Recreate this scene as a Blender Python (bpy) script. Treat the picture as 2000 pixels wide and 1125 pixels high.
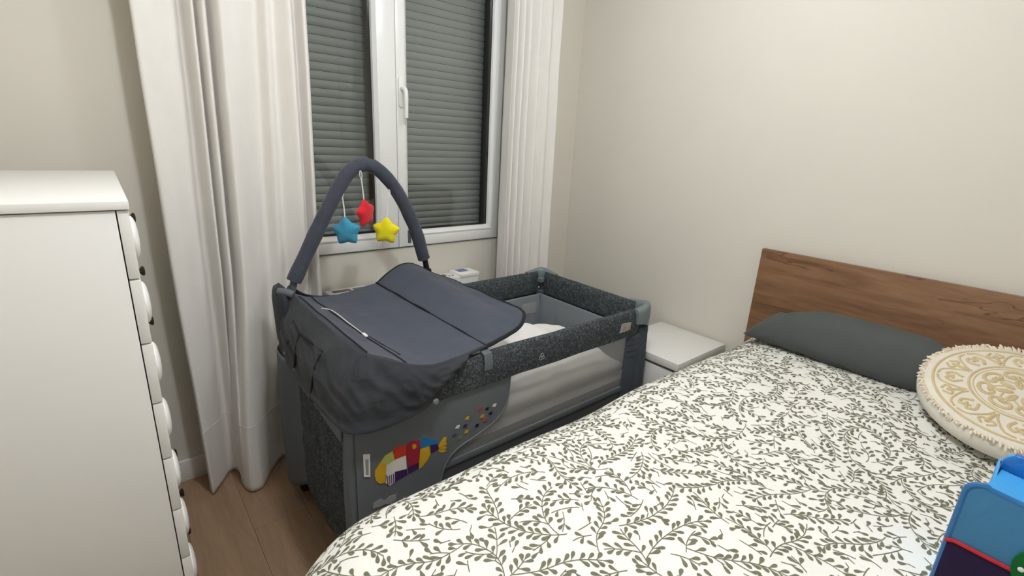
import bpy, bmesh, math, random
import numpy as np
from math import pi, sin, cos, radians
from mathutils import Vector, Matrix, noise as mnoise

for o in list(bpy.data.objects): bpy.data.objects.remove(o)
SC = bpy.context.scene
COL = SC.collection
random.seed(7)

# ------------------------------------------------------------------ camera
CX, CY, CZ, YAW, PITCH, ROLL, FPX = -2.2618, -2.1439, 1.414, .8661, .2918, .0501, 943.4
Fw = Vector((cos(YAW)*cos(PITCH), sin(YAW)*cos(PITCH), -sin(PITCH)))
Rt = Vector((sin(YAW), -cos(YAW), 0)); Up = Rt.cross(Fw)
R2 = cos(ROLL)*Rt + sin(ROLL)*Up; U2 = -sin(ROLL)*Rt + cos(ROLL)*Up
cam = bpy.data.cameras.new('camera'); co = bpy.data.objects.new('camera', cam); COL.objects.link(co)
cam.sensor_width = 36; cam.lens = FPX/2000*36; cam.clip_start = .02
co.matrix_world = Matrix(((R2.x, U2.x, -Fw.x, CX), (R2.y, U2.y, -Fw.y, CY), (R2.z, U2.z, -Fw.z, CZ), (0, 0, 0, 1)))
SC.camera = co
# ------------------------------------------------------------------ light and exposure
w = bpy.data.worlds.new('night'); SC.world = w; w.use_nodes = True
w.node_tree.nodes['Background'].inputs[0].default_value = (.010, .012, .016, 1)
w.node_tree.nodes['Background'].inputs[1].default_value = 1
def lamp(name, loc, power, radius, col=(.95, .985, 1.07)):
    l = bpy.data.lights.new(name, 'POINT'); l.energy = power; l.shadow_soft_size = radius; l.color = col
    o = bpy.data.objects.new(name, l); o.location = loc; COL.objects.link(o)
lamp('ceiling_lamp_light', (-1.73, -1.64, 2.38), 36, .06)
lamp('ceiling_lamp_light', (-1.0, -1.18, 2.38), 12, .06)
vs = SC.view_settings
vs.view_transform = 'Standard'; vs.look = 'None'; vs.gamma = 1; vs.use_curve_mapping = False
vs.exposure = 0.06

# ------------------------------------------------------------------ materials
def lin(c):
    return tuple((v/255/12.92 if v/255 <= .04045 else ((v/255+.055)/1.055)**2.4) for v in c)
def new_mat(name):
    m = bpy.data.materials.new(name); m.use_nodes = True
    return m, m.node_tree.nodes, m.node_tree.links, m.node_tree.nodes['Principled BSDF']
def coords(N, L, scale=(1, 1, 1), space='Object'):
    t = N.new('ShaderNodeTexCoord'); mp = N.new('ShaderNodeMapping'); mp.inputs['Scale'].default_value = scale
    L.new(t.outputs[space], mp.inputs[0]); return mp.outputs[0]
def noise(N, L, v, scale, detail=3, rough=.5, dist=0):
    n = N.new('ShaderNodeTexNoise'); n.inputs['Scale'].default_value = scale; n.inputs['Detail'].default_value = detail
    n.inputs['Roughness'].default_value = rough; n.inputs['Distortion'].default_value = dist; L.new(v, n.inputs['Vector']); return n
def ramp(N, L, fac, stops):
    r = N.new('ShaderNodeValToRGB'); e = r.color_ramp.elements
    while len(e) < len(stops): e.new(.5)
    for i, (p, c) in enumerate(stops): e[i].position = p; e[i].color = tuple(c)+(1,)
    L.new(fac, r.inputs[0]); return r
def mat(name, c, rough=.6, spec=.4, var=.06, vscale=6, bump=0, bscale=400, bdist=.001, sheen=0, stretch=(1, 1, 1), metal=0, wr=0, wscale=20, wstretch=(1, 1, 1)):
    m, N, L, b = new_mat(name); c = lin(c)
    v = coords(N, L, stretch)
    n = noise(N, L, v, vscale)
    r = ramp(N, L, n.outputs['Fac'], [(.3, [x*(1-var) for x in c]), (.7, [min(1, x*(1+var)) for x in c])])
    L.new(r.outputs[0], b.inputs['Base Color'])
    b.inputs['Roughness'].default_value = rough; b.inputs['Specular IOR Level'].default_value = spec; b.inputs['Metallic'].default_value = metal
    if sheen: b.inputs['Sheen Weight'].default_value = sheen
    prev = None
    if wr:
        n3 = noise(N, L, coords(N, L, wstretch), wscale, 3, .55, .6); bp = N.new('ShaderNodeBump'); bp.inputs['Strength'].default_value = wr; bp.inputs['Distance'].default_value = .02
        L.new(n3.outputs['Fac'], bp.inputs['Height']); prev = bp
    if bump:
        n2 = noise(N, L, v, bscale, 2); bp = N.new('ShaderNodeBump'); bp.inputs['Strength'].default_value = bump; bp.inputs['Distance'].default_value = bdist
        L.new(n2.outputs['Fac'], bp.inputs['Height'])
        if prev: L.new(prev.outputs[0], bp.inputs['Normal'])
        prev = bp
    if prev: L.new(prev.outputs[0], b.inputs['Normal'])
    return m
M = {}
M['wall'] = mat('wall_paint', (222, 217, 204), .85, .15, .012, 3, .25, 260, .0006)
M['ceiling'] = mat('ceiling_paint', (236, 232, 222), .9, .1, .01)
M['trim'] = mat('trim_white', (232, 229, 222), .5, .35, .01)
M['pvc'] = mat('window_plastic', (236, 236, 232), .3, .5, .008)
M['pvc_dark'] = mat('window_outer_anthracite', (28, 29, 30), .5, .3, .02)
M['gap'] = mat('dark_gap', (14, 14, 14), .8, .1, .02)
M['slat'] = mat('shutter_slat', (150, 152, 148), .5, .3, .03, 9)
M['curtain'] = mat('curtain_linen', (232, 228, 221), .9, .1, .02, 25, .5, 500, .0006, .2, (1, 1, .35))
M['white_lam'] = mat('white_laminate', (232, 230, 225), .42, .35, .008, 5, .12, 500, .0004)
M['pad'] = mat('white_plastic', (245, 243, 238), .3, .5, .01)
M['bronze'] = mat('bronze_knob', (52, 44, 38), .4, .5, .1, 40, metal=.6)
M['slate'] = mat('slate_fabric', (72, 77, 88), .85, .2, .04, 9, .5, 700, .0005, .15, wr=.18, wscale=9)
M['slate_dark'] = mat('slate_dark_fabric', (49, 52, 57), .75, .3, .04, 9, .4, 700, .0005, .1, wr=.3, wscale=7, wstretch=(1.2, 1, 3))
M['piping'] = mat('black_piping', (30, 31, 36), .7, .3, .05)
M['grey'] = mat('grey_panel_fabric', (104, 109, 112), .75, .25, .05, 6, .4, 700, .0005, wr=.22, wscale=10, wstretch=(1, 1, .6))
M['grey_in'] = mat('grey_liner_fabric', (120, 126, 130), .75, .25, .05, 6, .4, 700, .0005, wr=.25, wscale=9, wstretch=(1.4, 1.4, .4))
M['post'] = mat('post_fabric', (74, 82, 90), .8, .25, .06, 6, .4, 700, .0005, wr=.15, wscale=14)
M['cap'] = mat('grey_green_plastic', (112, 124, 124), .4, .45, .02)
M['tube_grey'] = mat('grey_plastic', (96, 98, 102), .4, .45, .03)
M['black'] = mat('black_plastic', (20, 20, 21), .5, .4, .05)
M['arch'] = mat('arch_padding', (66, 70, 80), .85, .2, .05, 20, .6, 800, .0006, .15, wr=.3, wscale=22)
M['white_cloth'] = mat('white_cotton', (238, 235, 230), .9, .1, .02, 10, .3, 500, .0006, wr=.35, wscale=9)
M['strap'] = mat('white_ribbon', (232, 229, 224), .8, .2, .02)
M['webbing'] = mat('grey_webbing', (98, 103, 106), .8, .2, .04)
for k, c in dict(teal=(62, 142, 172), red=(206, 36, 46), yellow=(228, 214, 32)).items():
    M['star_'+k] = mat('felt_'+k, c, .85, .2, .05, 40, .5, 500, .0008, .2)
for k, c in dict(y=(206, 165, 40), l=(176, 182, 92), r=(196, 62, 44), w=(226, 222, 214), p=(62, 36, 88), c=(158, 40, 58), b=(34, 116, 176), d=(34, 30, 52), o=(130, 130, 70), g=(150, 152, 152), k=(70, 74, 110)).items():
    M['print_'+k] = mat('print_'+k, c, .8, .2, .06, 30)
M['duvet'] = mat('duvet_cotton', (246, 244, 236), .9, .1, .012, 8, .3, 500, .0005)
M['leaf'] = mat('olive_print', (120, 119, 98), .9, .1, .08, 12)
M['bolster'] = mat('grey_green_cotton', (84, 88, 86), .9, .12, .04, 9, .4, 600, .0005, .1, wr=.12, wscale=8)
M['cushion'] = mat('cream_cotton', (232, 226, 212), .9, .1, .04, 14, .6, 350, .001)
M['tuft'] = mat('beige_tufting', (214, 194, 150), .95, .1, .07, 30, .9, 300, .002, .2)
M['fringe'] = mat('cream_fringe', (238, 226, 204), .95, .1, .06, 30)
M['bag_blue'] = mat('bag_blue', (58, 118, 158), .55, .35, .04, 10, .3, 700, .0005, wr=.2, wscale=10)
M['bag_edge'] = mat('bag_binding', (38, 104, 160), .4, .5, .05, 10, wr=.2, wscale=16)
M['bag_hem'] = mat('bag_hem_satin', (24, 108, 184), .3, .6, .05, 10, wr=.35, wscale=14)
M['bag_light'] = mat('bag_lining', (72, 166, 232), .5, .4, .03, 10, wr=.2, wscale=9)
M['bag_dark'] = mat('bag_aubergine', (40, 26, 58), .8, .2, .06)
M['bag_red'] = mat('bag_red_binding', (184, 36, 44), .7, .3, .04)
M['bag_green'] = mat('bag_green_felt', (16, 96, 42), .85, .2, .06)
M['display'] = mat('heater_display', (70, 108, 158), .25, .5, .05)
M['grille'] = mat('heater_slot', (120, 116, 108), .7, .2, .03)
M['badge'] = mat('woven_badge', (160, 150, 144), .7, .3, .25, 90)

def wood(name, c1, c2, c3, stretch, rough=.5, rnd=0, knots=True):
    m, N, L, b = new_mat(name)
    v = coords(N, L, stretch)
    if rnd:
        oi = N.new('ShaderNodeObjectInfo'); ad = N.new('ShaderNodeVectorMath'); ad.operation = 'ADD'
        sc = N.new('ShaderNodeVectorMath'); sc.operation = 'SCALE'; sc.inputs[3].default_value = 37
        cb = N.new('ShaderNodeCombineXYZ'); L.new(oi.outputs['Random'], cb.inputs[0]); L.new(oi.outputs['Random'], cb.inputs[1])
        L.new(cb.outputs[0], sc.inputs[0]); L.new(v, ad.inputs[0]); L.new(sc.outputs[0], ad.inputs[1]); v = ad.outputs[0]
    n = noise(N, L, v, 2.2, 6, .62, 1.4)
    r = ramp(N, L, n.outputs['Fac'], [(.28, lin(c1)), (.5, lin(c2)), (.74, lin(c3))])
    n2 = noise(N, L, v, 14, 4, .6, .3)
    mx = N.new('ShaderNodeMixRGB'); mx.blend_type = 'MULTIPLY'; mx.inputs[0].default_value = .45
    r2 = ramp(N, L, n2.outputs['Fac'], [(.3, (.72, .7, .68)), (.62, (1, 1, 1))])
    L.new(r.outputs[0], mx.inputs[1]); L.new(r2.outputs[0], mx.inputs[2]); out = mx.outputs[0]
    if knots:
        n3 = noise(N, L, v, 1.35, 3, .55, 1.8); r3 = ramp(N, L, n3.outputs['Fac'], [(.585, (1, 1, 1)), (.605, (.42, .36, .32)), (.62, (.95, .95, .95)), (.70, (.80, .78, .76))])
        n4 = noise(N, L, v, .7, 2, .5); r4 = ramp(N, L, n4.outputs['Fac'], [(.38, (0, 0, 0)), (.50, (1, 1, 1))])
        mk = N.new('ShaderNodeMixRGB'); mk.blend_type = 'MULTIPLY'; L.new(r4.outputs[0], mk.inputs[0]); L.new(out, mk.inputs[1]); L.new(r3.outputs[0], mk.inputs[2]); out = mk.outputs[0]
    if rnd:
        hv = N.new('ShaderNodeHueSaturation'); ml = N.new('ShaderNodeMath'); ml.operation = 'MULTIPLY_ADD'; ml.inputs[1].default_value = rnd; ml.inputs[2].default_value = 1-rnd/2
        L.new(oi.outputs['Random'], ml.inputs[0]); L.new(ml.outputs[0], hv.inputs['Value']); L.new(out, hv.inputs['Color']); out = hv.outputs[0]
    L.new(out, b.inputs['Base Color']); b.inputs['Roughness'].default_value = rough; b.inputs['Specular IOR Level'].default_value = .35
    bp = N.new('ShaderNodeBump'); bp.inputs['Strength'].default_value = .15; bp.inputs['Distance'].default_value = .001
    L.new(n2.outputs['Fac'], bp.inputs['Height']); L.new(bp.outputs[0], b.inputs['Normal'])
    return m
M['oak'] = wood('headboard_oak', (104, 74, 50), (132, 97, 68), (148, 112, 82), (6, .8, 7), .5)
M['floor'] = wood('floor_laminate', (146, 118, 92), (160, 131, 104), (172, 143, 116), (7, .7, 1), .5, .10, False)

def mottled():
    m, N, L, b = new_mat('mottled_fabric')
    v = coords(N, L, (1, 1, 1))
    n = noise(N, L, v, 110, 1.0, .5, .5)
    r = ramp(N, L, n.outputs['Fac'], [(.0, lin((36, 42, 46))), (.49, lin((42, 48, 52))), (.535, lin((112, 118, 118))), (.58, lin((44, 50, 54))), (1, lin((30, 36, 40)))])
    n2 = noise(N, L, v, 40, 2)
    mx = N.new('ShaderNodeMixRGB'); L.new(n2.outputs['Fac'], mx.inputs[0]); mx.inputs[2].default_value = lin((40, 46, 50))+(1,)
    rr = ramp(N, L, n2.outputs['Fac'], [(.5, (0, 0, 0)), (.75, (1, 1, 1))]); L.new(rr.outputs[0], mx.inputs[0])
    L.new(r.outputs[0], mx.inputs[1]); L.new(mx.outputs[0], b.inputs['Base Color']); b.inputs['Roughness'].default_value = .8
    bp = N.new('ShaderNodeBump'); bp.inputs['Strength'].default_value = .3; bp.inputs['Distance'].default_value = .001
    L.new(n.outputs['Fac'], bp.inputs['Height']); L.new(bp.outputs[0], b.inputs['Normal'])
    return m
M['mottled'] = mottled()
def see_through(name, c, op):
    m, N, L, b = new_mat(name); out = N['Material Output']
    b.inputs['Base Color'].default_value = lin(c)+(1,); b.inputs['Roughness'].default_value = .8
    t = N.new('ShaderNodeBsdfTransparent'); mx = N.new('ShaderNodeMixShader'); mx.inputs[0].default_value = op
    L.new(t.outputs[0], mx.inputs[1]); L.new(b.outputs[0], mx.inputs[2]); L.new(mx.outputs[0], out.inputs[0]); return m
M['net'] = see_through('white_netting', (190, 190, 188), .28)
M['net_dark'] = see_through('dark_netting', (84, 88, 90), .86)
def glass():
    m, N, L, b = new_mat('window_glass'); out = N['Material Output']
    t = N.new('ShaderNodeBsdfTransparent'); t.inputs[0].default_value = (.93, .95, .94, 1)
    g = N.new('ShaderNodeBsdfGlossy'); g.inputs['Roughness'].default_value = .0
    lw = N.new('ShaderNodeLayerWeight'); lw.inputs['Blend'].default_value = .5
    pw = N.new('ShaderNodeMath'); pw.operation = 'POWER'; pw.inputs[1].default_value = 5; L.new(lw.outputs['Facing'], pw.inputs[0])
    f = N.new('ShaderNodeMath'); f.operation = 'MULTIPLY_ADD'; f.inputs[1].default_value = .9; f.inputs[2].default_value = .06; L.new(pw.outputs[0], f.inputs[0])
    mx = N.new('ShaderNodeMixShader'); L.new(f.outputs[0], mx.inputs[0]); L.new(t.outputs[0], mx.inputs[1]); L.new(g.outputs[0], mx.inputs[2]); L.new(mx.outputs[0], out.inputs[0]); return m
M['glass'] = glass()

# ------------------------------------------------------------------ mesh helpers
def thing(name, loc, label, cat, group=None, rot=None):
    o = bpy.data.objects.new(name, None); o.location = loc; o.empty_display_size = .05
    if rot: o.rotation_euler = rot
    COL.objects.link(o); o['label'] = label; o['category'] = cat
    if group: o['group'] = group
    return o
def root_loc(p):
    v = Vector((0, 0, 0))
    while p is not None:
        v += p.location; p = p.parent
    return v
class MB:
    def __init__(s): s.v = []; s.f = []
    def box(s, x0, x1, y0, y1, z0, z1):
        n = len(s.v)
        s.v += [(x0, y0, z0), (x1, y0, z0), (x1, y1, z0), (x0, y1, z0), (x0, y0, z1), (x1, y0, z1), (x1, y1, z1), (x0, y1, z1)]
        s.f += [tuple(n+i for i in q) for q in ((0, 3, 2, 1), (4, 5, 6, 7), (0, 1, 5, 4), (1, 2, 6, 5), (2, 3, 7, 6), (3, 0, 4, 7))]; return s
    def grid(s, P, cu=False, cv=False):
        n = len(s.v); a, b = len(P), len(P[0])
        for row in P: s.v += [tuple(q) for q in row]
        for i in range(a if cu else a-1):
            for j in range(b if cv else b-1):
                s.f.append((n+i*b+j, n+((i+1) % a)*b+j, n+((i+1) % a)*b+(j+1) % b, n+i*b+(j+1) % b))
        return s
    def slab(s, P, t):
        # closed sheet of thickness t (list of rows), offset along -normal
        A = np.array(P, float); du = np.gradient(A, axis=0); dv = np.gradient(A, axis=1)
        N = np.cross(du, dv); N /= np.maximum(np.linalg.norm(N, axis=2, keepdims=True), 1e-9)
        B = A-N*t; a, b = A.shape[:2]; n = len(s.v)
        s.v += [tuple(q) for q in A.reshape(-1, 3)]+[tuple(q) for q in B.reshape(-1, 3)]; k = a*b
        for i in range(a-1):
            for j in range(b-1):
                s.f.append((n+i*b+j, n+(i+1)*b+j, n+(i+1)*b+j+1, n+i*b+j+1)); s.f.append((n+k+i*b+j, n+k+i*b+j+1, n+k+(i+1)*b+j+1, n+k+(i+1)*b+j))
        ring = [(i, 0) for i in range(a)]+[(a-1, j) for j in range(1, b)]+[(i, b-1) for i in range(a-2, -1, -1)]+[(0, j) for j in range(b-2, 0, -1)]
        for q in range(len(ring)):
            i, j = ring[q]; i2, j2 = ring[(q+1) % len(ring)]
            s.f.append((n+i*b+j, n+k+i*b+j, n+k+i2*b+j2, n+i2*b+j2))
        return s
    def tube(s, path, r, n=10, caps=True, closed=False):
        P = [Vector(p) for p in path]; m = len(P); rr = r if hasattr(r, '__len__') else [r]*m
        T = [((P[(i+1) % m] if closed or i < m-1 else P[i])-(P[i-1] if closed or i > 0 else P[i])).normalized() for i in range(m)]
        a = Vector((0, 0, 1)) if abs(T[0].z) < .9 else Vector((1, 0, 0)); U = (a-T[0]*a.dot(T[0])).normalized(); rows = []
        for i in range(m):
            U = (U-T[i]*U.dot(T[i])).normalized(); V = T[i].cross(U)
            rows.append([P[i]+rr[i]*(cos(2*pi*k/n)*U+sin(2*pi*k/n)*V) for k in range(n)])
        b = len(s.v); s.grid(rows, closed, True)
        if caps and not closed:
            s.f.append(tuple(b+k for k in range(n))[::-1]); s.f.append(tuple(b+(m-1)*n+k for k in range(n)))
        return s
    def lathe(s, prof, c, axis='z', n=24):
        rows = []
        for r, h in prof:
            row = []
            for k in range(n):
                a, b = r*cos(2*pi*k/n), r*sin(2*pi*k/n)
                row.append({'z': (c[0]+a, c[1]+b, c[2]+h), 'x': (c[0]+h, c[1]+a, c[2]+b), 'y': (c[0]+b, c[1]+h, c[2]+a)}[axis])
            rows.append(row)
        b = len(s.v); s.grid(rows, False, True); s.f.append(tuple(b+k for k in range(n))[::-1]); q = b+(len(prof)-1)*n; s.f.append(tuple(q+k for k in range(n))); return s
    def prism(s, poly, fn, d0, d1):
        # poly 2d, fn(a,b,d) -> 3d
        n = len(s.v); k = len(poly)
        s.v += [fn(a, b, d0) for a, b in poly]+[fn(a, b, d1) for a, b in poly]
        s.f.append(tuple(n+i for i in range(k))); s.f.append(tuple(n+k+i for i in range(k))[::-1])
        for i in range(k): s.f.append((n+i, n+k+i, n+k+(i+1) % k, n+(i+1) % k))
        return s
    def mesh(s, name, bevel=0, seg=2, angle=40, off=(0, 0, 0), smooth=True):
        me = bpy.data.meshes.new(name); me.from_pydata([(a-off[0], b-off[1], c-off[2]) for a, b, c in s.v], [], s.f)
        bm = bmesh.new(); bm.from_mesh(me); bmesh.ops.recalc_face_normals(bm, faces=bm.faces)
        if bevel:
            es = [e for e in bm.edges if len(e.link_faces) == 2 and e.calc_face_angle(0) > .5]
            bmesh.ops.bevel(bm, geom=es, offset=bevel, segments=seg, affect='EDGES', clamp_overlap=True, profile=.5)
        bm.to_mesh(me); bm.free()
        if smooth:
            me.polygons.foreach_set('use_smooth', [True]*len(me.polygons)); me.set_sharp_from_angle(angle=radians(angle))
        return me
    def obj(s, name, m, parent=None, bevel=0, seg=2, angle=40, local=False, smooth=True, label=None):
        off = (0, 0, 0) if local or parent is None else root_loc(parent)
        me = s.mesh(name, bevel, seg, angle, off, smooth); me.materials.append(M[m] if isinstance(m, str) else m)
        o = bpy.data.objects.new(name, me); COL.objects.link(o)
        if parent is not None: o.parent = parent
        if label: o['label'] = label
        return o
def struct(o): o['kind'] = 'structure'; return o
def tag(o, label, cat, group=None):
    o['label'] = label; o['category'] = cat
    if group: o['group'] = group
    return o
def inst(me, name, loc, parent):
    o = bpy.data.objects.new(name, me); COL.objects.link(o); o.parent = parent; o.location = loc; return o
def cat(P, n, closed=False):
    # catmull-rom through points, n samples in all
    P = [np.array(p, float) for p in P]; m = len(P); out = []
    segs = m if closed else m-1
    for k in range(n):
        t = k/(n if closed else n-1)*segs; i = min(int(t), segs-1); f = t-i
        g = (lambda j: P[j % m]) if closed else (lambda j: P[max(0, min(m-1, j))])
        a, b, c, d = g(i-1), g(i), g(i+1), g(i+2)
        out.append(.5*((2*b)+(-a+c)*f+(2*a-5*b+4*c-d)*f*f+(-a+3*b-3*c+d)*f**3))
    return out
def box_obj(name, m, dims, parent=None, bevel=.002, **k): return MB().box(*dims).obj(name, m, parent, bevel, **k)
def ns(x, y, z=0): return mnoise.noise(Vector((x, y, z)))

# ================================================================== THE ROOM
XL, YF, H = -2.78, -3.7, 2.5
NX0, NX1, NZ1 = -1.85, -.54, 2.3        # window niche
b = MB(); b.box(XL-.2, NX0, 0, .32, 0, H); b.box(NX1, .2, 0, .32, 0, H); b.box(NX0, NX1, 0, .32, NZ1, H); b.box(NX0, NX1, .036, .32, 0, .882)
struct(b.obj('wall_back', 'wall'))
struct(box_obj('wall_right', 'wall', (0, .2, YF-.2, 0, 0, H), bevel=0))
struct(box_obj('wall_left', 'wall', (XL-.2, XL, YF-.2, 0, 0, H), bevel=0))
struct(box_obj('wall_front', 'wall', (XL, 0, YF-.2, YF, 0, H), bevel=0))
struct(box_obj('ceiling', 'ceiling', (XL-.2, .2, YF-.2, .32, H, H+.15), bevel=0))
fl = struct(box_obj('floor', 'gap', (XL-.2, .2, YF-.2, .32, -.12, -.008), bevel=0))
PW = .19; LEN = 1.28
pm = MB().box(0, PW-.0006, 0, LEN-.0006, -.0078, 0).mesh('plank', .0008, 1); pm.materials.append(M['floor'])
i = 0; x = XL
while x < 0:
    y = YF-.0-(i*.47 % LEN)
    while y < .1:
        inst(pm, 'floor_plank', (x, y, 0), fl); y += LEN
    x += PW; i += 1
BH = .095
b = MB(); b.box(XL, NX0, -.015, 0, 0, BH); b.box(NX1, 0, -.015, 0, 0, BH); b.box(NX0, NX1, .021, .036, 0, BH)
struct(b.obj('baseboard_back', 'trim', bevel=.003))
struct(box_obj('baseboard_right', 'trim', (-.015, 0, YF, -.015, 0, BH), bevel=.003))
struct(box_obj('baseboard_left', 'trim', (XL, XL+.015, YF, -.015, 0, BH), bevel=.003))
struct(box_obj('baseboard_front', 'trim', (XL+.015, -.015, YF, YF+.015, 0, BH), bevel=.003))

# ------------------------------------------------------------------ window
WY = .022
win = bpy.data.objects.new('window_1', None); win.location = (-1.195, .06, .885); COL.objects.link(win); win['kind'] = 'structure'
win['label'] = 'white double-sash window with closed grey roller shutter behind the panes'
WZ0, WZ1 = .885, NZ1
b = MB(); b.box(NX0, NX0+.035, WY+.012, .1, WZ0, WZ1); b.box(NX1-.022, NX1, WY+.012, .1, WZ0, WZ1); b.box(NX0+.035, NX1-.022, WY+.012, .1, WZ0, WZ0+.012); b.box(NX0+.035, NX1-.022, WY+.012, .1, WZ1-.03, WZ1)
b.obj('frame', 'pvc', win, .002)
def sash(x0, x1, gx0, gx1, gz0, gz1):
    z0, z1 = WZ0+.004, WZ1-.02
    b = MB(); y0, y1 = WY, .052; bd = .018
    b.box(x0, gx0-bd, y0, y1, z0, z1); b.box(gx1+bd, x1, y0, y1, z0, z1); b.box(gx0-bd, gx1+bd, y0, y1, z0, gz0-bd-.012); b.box(gx0-bd, gx1+bd, y0, y1, gz1+bd, z1)
    s = b.obj('sash', 'pvc', win, .003)
    # sloping glazing bead
    rows = []
    for (d, y) in ((bd, WY+.003), (bd*.8, WY-.001), (.002, WY+.012), (0, WY+.026), (bd, WY+.026)):
        zz = d*1.65 if d == bd else d*1.3
        rows.append([(gx0-d, y, gz0-zz), (gx1+d, y, gz0-zz), (gx1+d, y, gz1+d), (gx0-d, y, gz1+d)])
    MB().grid(rows, True, True).obj('glazing_bead', 'pvc', s, angle=20)
    b = MB(); y0, y1 = .056, .112; t = .012
    b.box(x0+.01, gx0-.001, y0, y1, z0, z1); b.box(gx1+.001, x1-.01, y0, y1, z0, z1); b.box(gx0-.001, gx1+.001, y0, y1, z0, gz0-.001); b.box(gx0-.001, gx1+.001, y0, y1, gz1+.001, z1)
    b.obj('outer_sash', 'pvc_dark', s, label='dark outer side of the sash')
    MB().box(gx0-.004, gx1+.004, WY+.028, WY+.032, gz0-.004, gz1+.004).obj('pane', 'glass', s, smooth=False)
    return s
sL = sash(NX0+.02, -1.1715, -1.765, -1.277, .966, 2.22)
sR = sash(-1.1695, NX1-.012, -1.110, -.617, .966, 2.22)
b = MB(); pl_ = []
for k in range(24):
    a = 2*pi*k/24; pl_.append((-1.147+.0145*cos(a), 1.61+(.052 if sin(a) > 0 else -.052)+.0145*sin(a)))
b.prism(pl_, lambda p, q, d: (p, d, q), WY-.009, WY)
hd = b.obj('handle', 'pvc', sR, .003)
path = cat([(-1.147, WY-.004, 1.625), (-1.147, WY-.03, 1.625), (-1.146, WY-.045, 1.612), (-1.146, WY-.048, 1.57), (-1.146, WY-.046, 1.50)], 18)
MB().tube(path, [.010]*5+[.0105]*8+[.0095]*5, 10).obj('handle_lever', 'pvc', sR)
MB().box(-1.1735, -1.1675, WY+.006, WY+.014, WZ0+.004, WZ1-.02).obj('sash_seal', 'gap', win)
MB().box(NX0, NX1, WY+.013, .1, WZ0-.003, WZ0).obj('sill_shadow_line', 'grille', win)  # grey strip stands in for the thin shadow line under the window frame
# roller shutter
rs = thing('roller_shutter', (-1.195, .18, .86), 'closed grey roller shutter of horizontal slats behind the window panes', 'roller shutter')
PT = .0355; prof = []
for k in range(9):
    t = k/8; prof.append((-.005*sin(pi*t)**.8, .002+t*(PT-.006)))
rows = [[(-.64, y, z) for y, z in prof], [(.64, y, z) for y, z in prof]]
sm = MB().slab(rows, -.004).mesh('slat', smooth=True, angle=50); sm.materials.append(M['slat'])
for k in range(41): inst(sm, 'slat', (0, 0, k*PT), rs)
MB().box(NX0, NX1, .187, .192, .86, 2.34).obj('backing_sheet', 'gap', rs)
for xx in (NX0, NX1-.035): MB().box(xx, xx+.035, .155, .186, .86, 2.34).obj('guide_rail', 'pvc_dark', rs, .002)

# ------------------------------------------------------------------ curtains
def curtain(name, label, keys, nu, hem_z, loc):
    # keys: list of (z, [(x,y)...]); interpolated in z
    zs = [k[0] for k in keys]; rows = [np.array(cat([(a, c, 0) for a, c in k[1]], nu)) for k in keys]
    t = thing(name, loc, label, 'curtain', 'white curtains at the window')
    def at(z):
        for i in range(len(zs)-1):
            if z <= zs[i+1]:
                f = (z-zs[i])/(zs[i+1]-zs[i]); f = f*f*(3-2*f) if i == 0 else f
                return rows[i]*(1-f)+rows[i+1]*f
        return rows[-1]
    P = []
    for q in range(61):
        z = zs[0]+(zs[-1]-zs[0])*(q/60)**1.2; A = at(z)
        P.append([(a[0]+.003*ns(a[0]*9, z*2.5, 3), a[1]+.005*ns(a[0]*14, z*3, 7), z) for a in A])
    MB().slab(P, .0015).obj('cloth', 'curtain', t, angle=180)
    for dz in (0,):
        A = at(hem_z); seam = [(a[0]+.003*ns(a[0]*9, hem_z*2.5, 3), a[1]-.001+.005*ns(a[0]*14, hem_z*3, 7), hem_z) for a in A]
        MB().tube(seam, .0022, 6).obj('hem_seam', 'curtain', t)
    return t
bot = [(-2.108, -.150), (-2.103, -.172), (-2.085, -.150), (-2.05, -.104), (-2.03, -.07), (-2.012, -.058), (-2.0, -.06), (-1.994, -.08), (-1.993, -.11), (-1.998, -.16), (-1.997, -.20), (-1.990, -.228), (-1.978, -.245), (-1.955, -.247), (-1.934, -.236), (-1.89, -.165), (-1.854, -.115), (-1.80, -.075), (-1.75, -.11), (-1.70, -.10), (-1.67, -.07), (-1.64, -.11), (-1.61, -.10)]
mid = [(-2.122, -.150), (-2.116, -.165), (-2.08, -.155), (-2.035, -.150), (-2.02, -.095), (-2.00, -.09), (-1.980, -.145), (-1.972, -.14), (-1.966, -.095), (-1.95, -.155), (-1.94, -.15), (-1.932, -.095), (-1.912, -.175), (-1.89, -.175), (-1.84, -.13), (-1.80, -.10), (-1.765, -.135), (-1.735, -.12), (-1.675, -.17), (-1.66, -.12), (-1.64, -.09), (-1.626, -.145), (-1.612, -.13)]
top = [(-2.122, -.145), (-2.115, -.16), (-2.06, -.150), (-1.995, -.145), (-1.975, -.085), (-1.965, -.09), (-1.950, -.145), (-1.942, -.14), (-1.936, -.095), (-1.920, -.15), (-1.908, -.145), (-1.900, -.09), (-1.872, -.165), (-1.85, -.16), (-1.79, -.13), (-1.735, -.10), (-1.715, -.135), (-1.69, -.12), (-1.662, -.17), (-1.645, -.12), (-1.62, -.09), (-1.605, -.14), (-1.59, -.13)]
curtain('curtain', 'wide white floor-length curtain left of the window, hem spread on the floor', [(.006, bot), (1.0, mid), (H-.002, top)], 230, .29, (-1.85, -.13, 0))
def foldline(x0, x1, n, y0, amp, seed):
    r = random.Random(seed); out = []
    for k in range(n):
        t = k/(n-1); out.append((x0+(x1-x0)*(t**1.5), y0+(amp*(1 if k % 2 else -1))*(.6+.6*r.random())*(1.0 if t < .6 else .55)))
    return out
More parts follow.
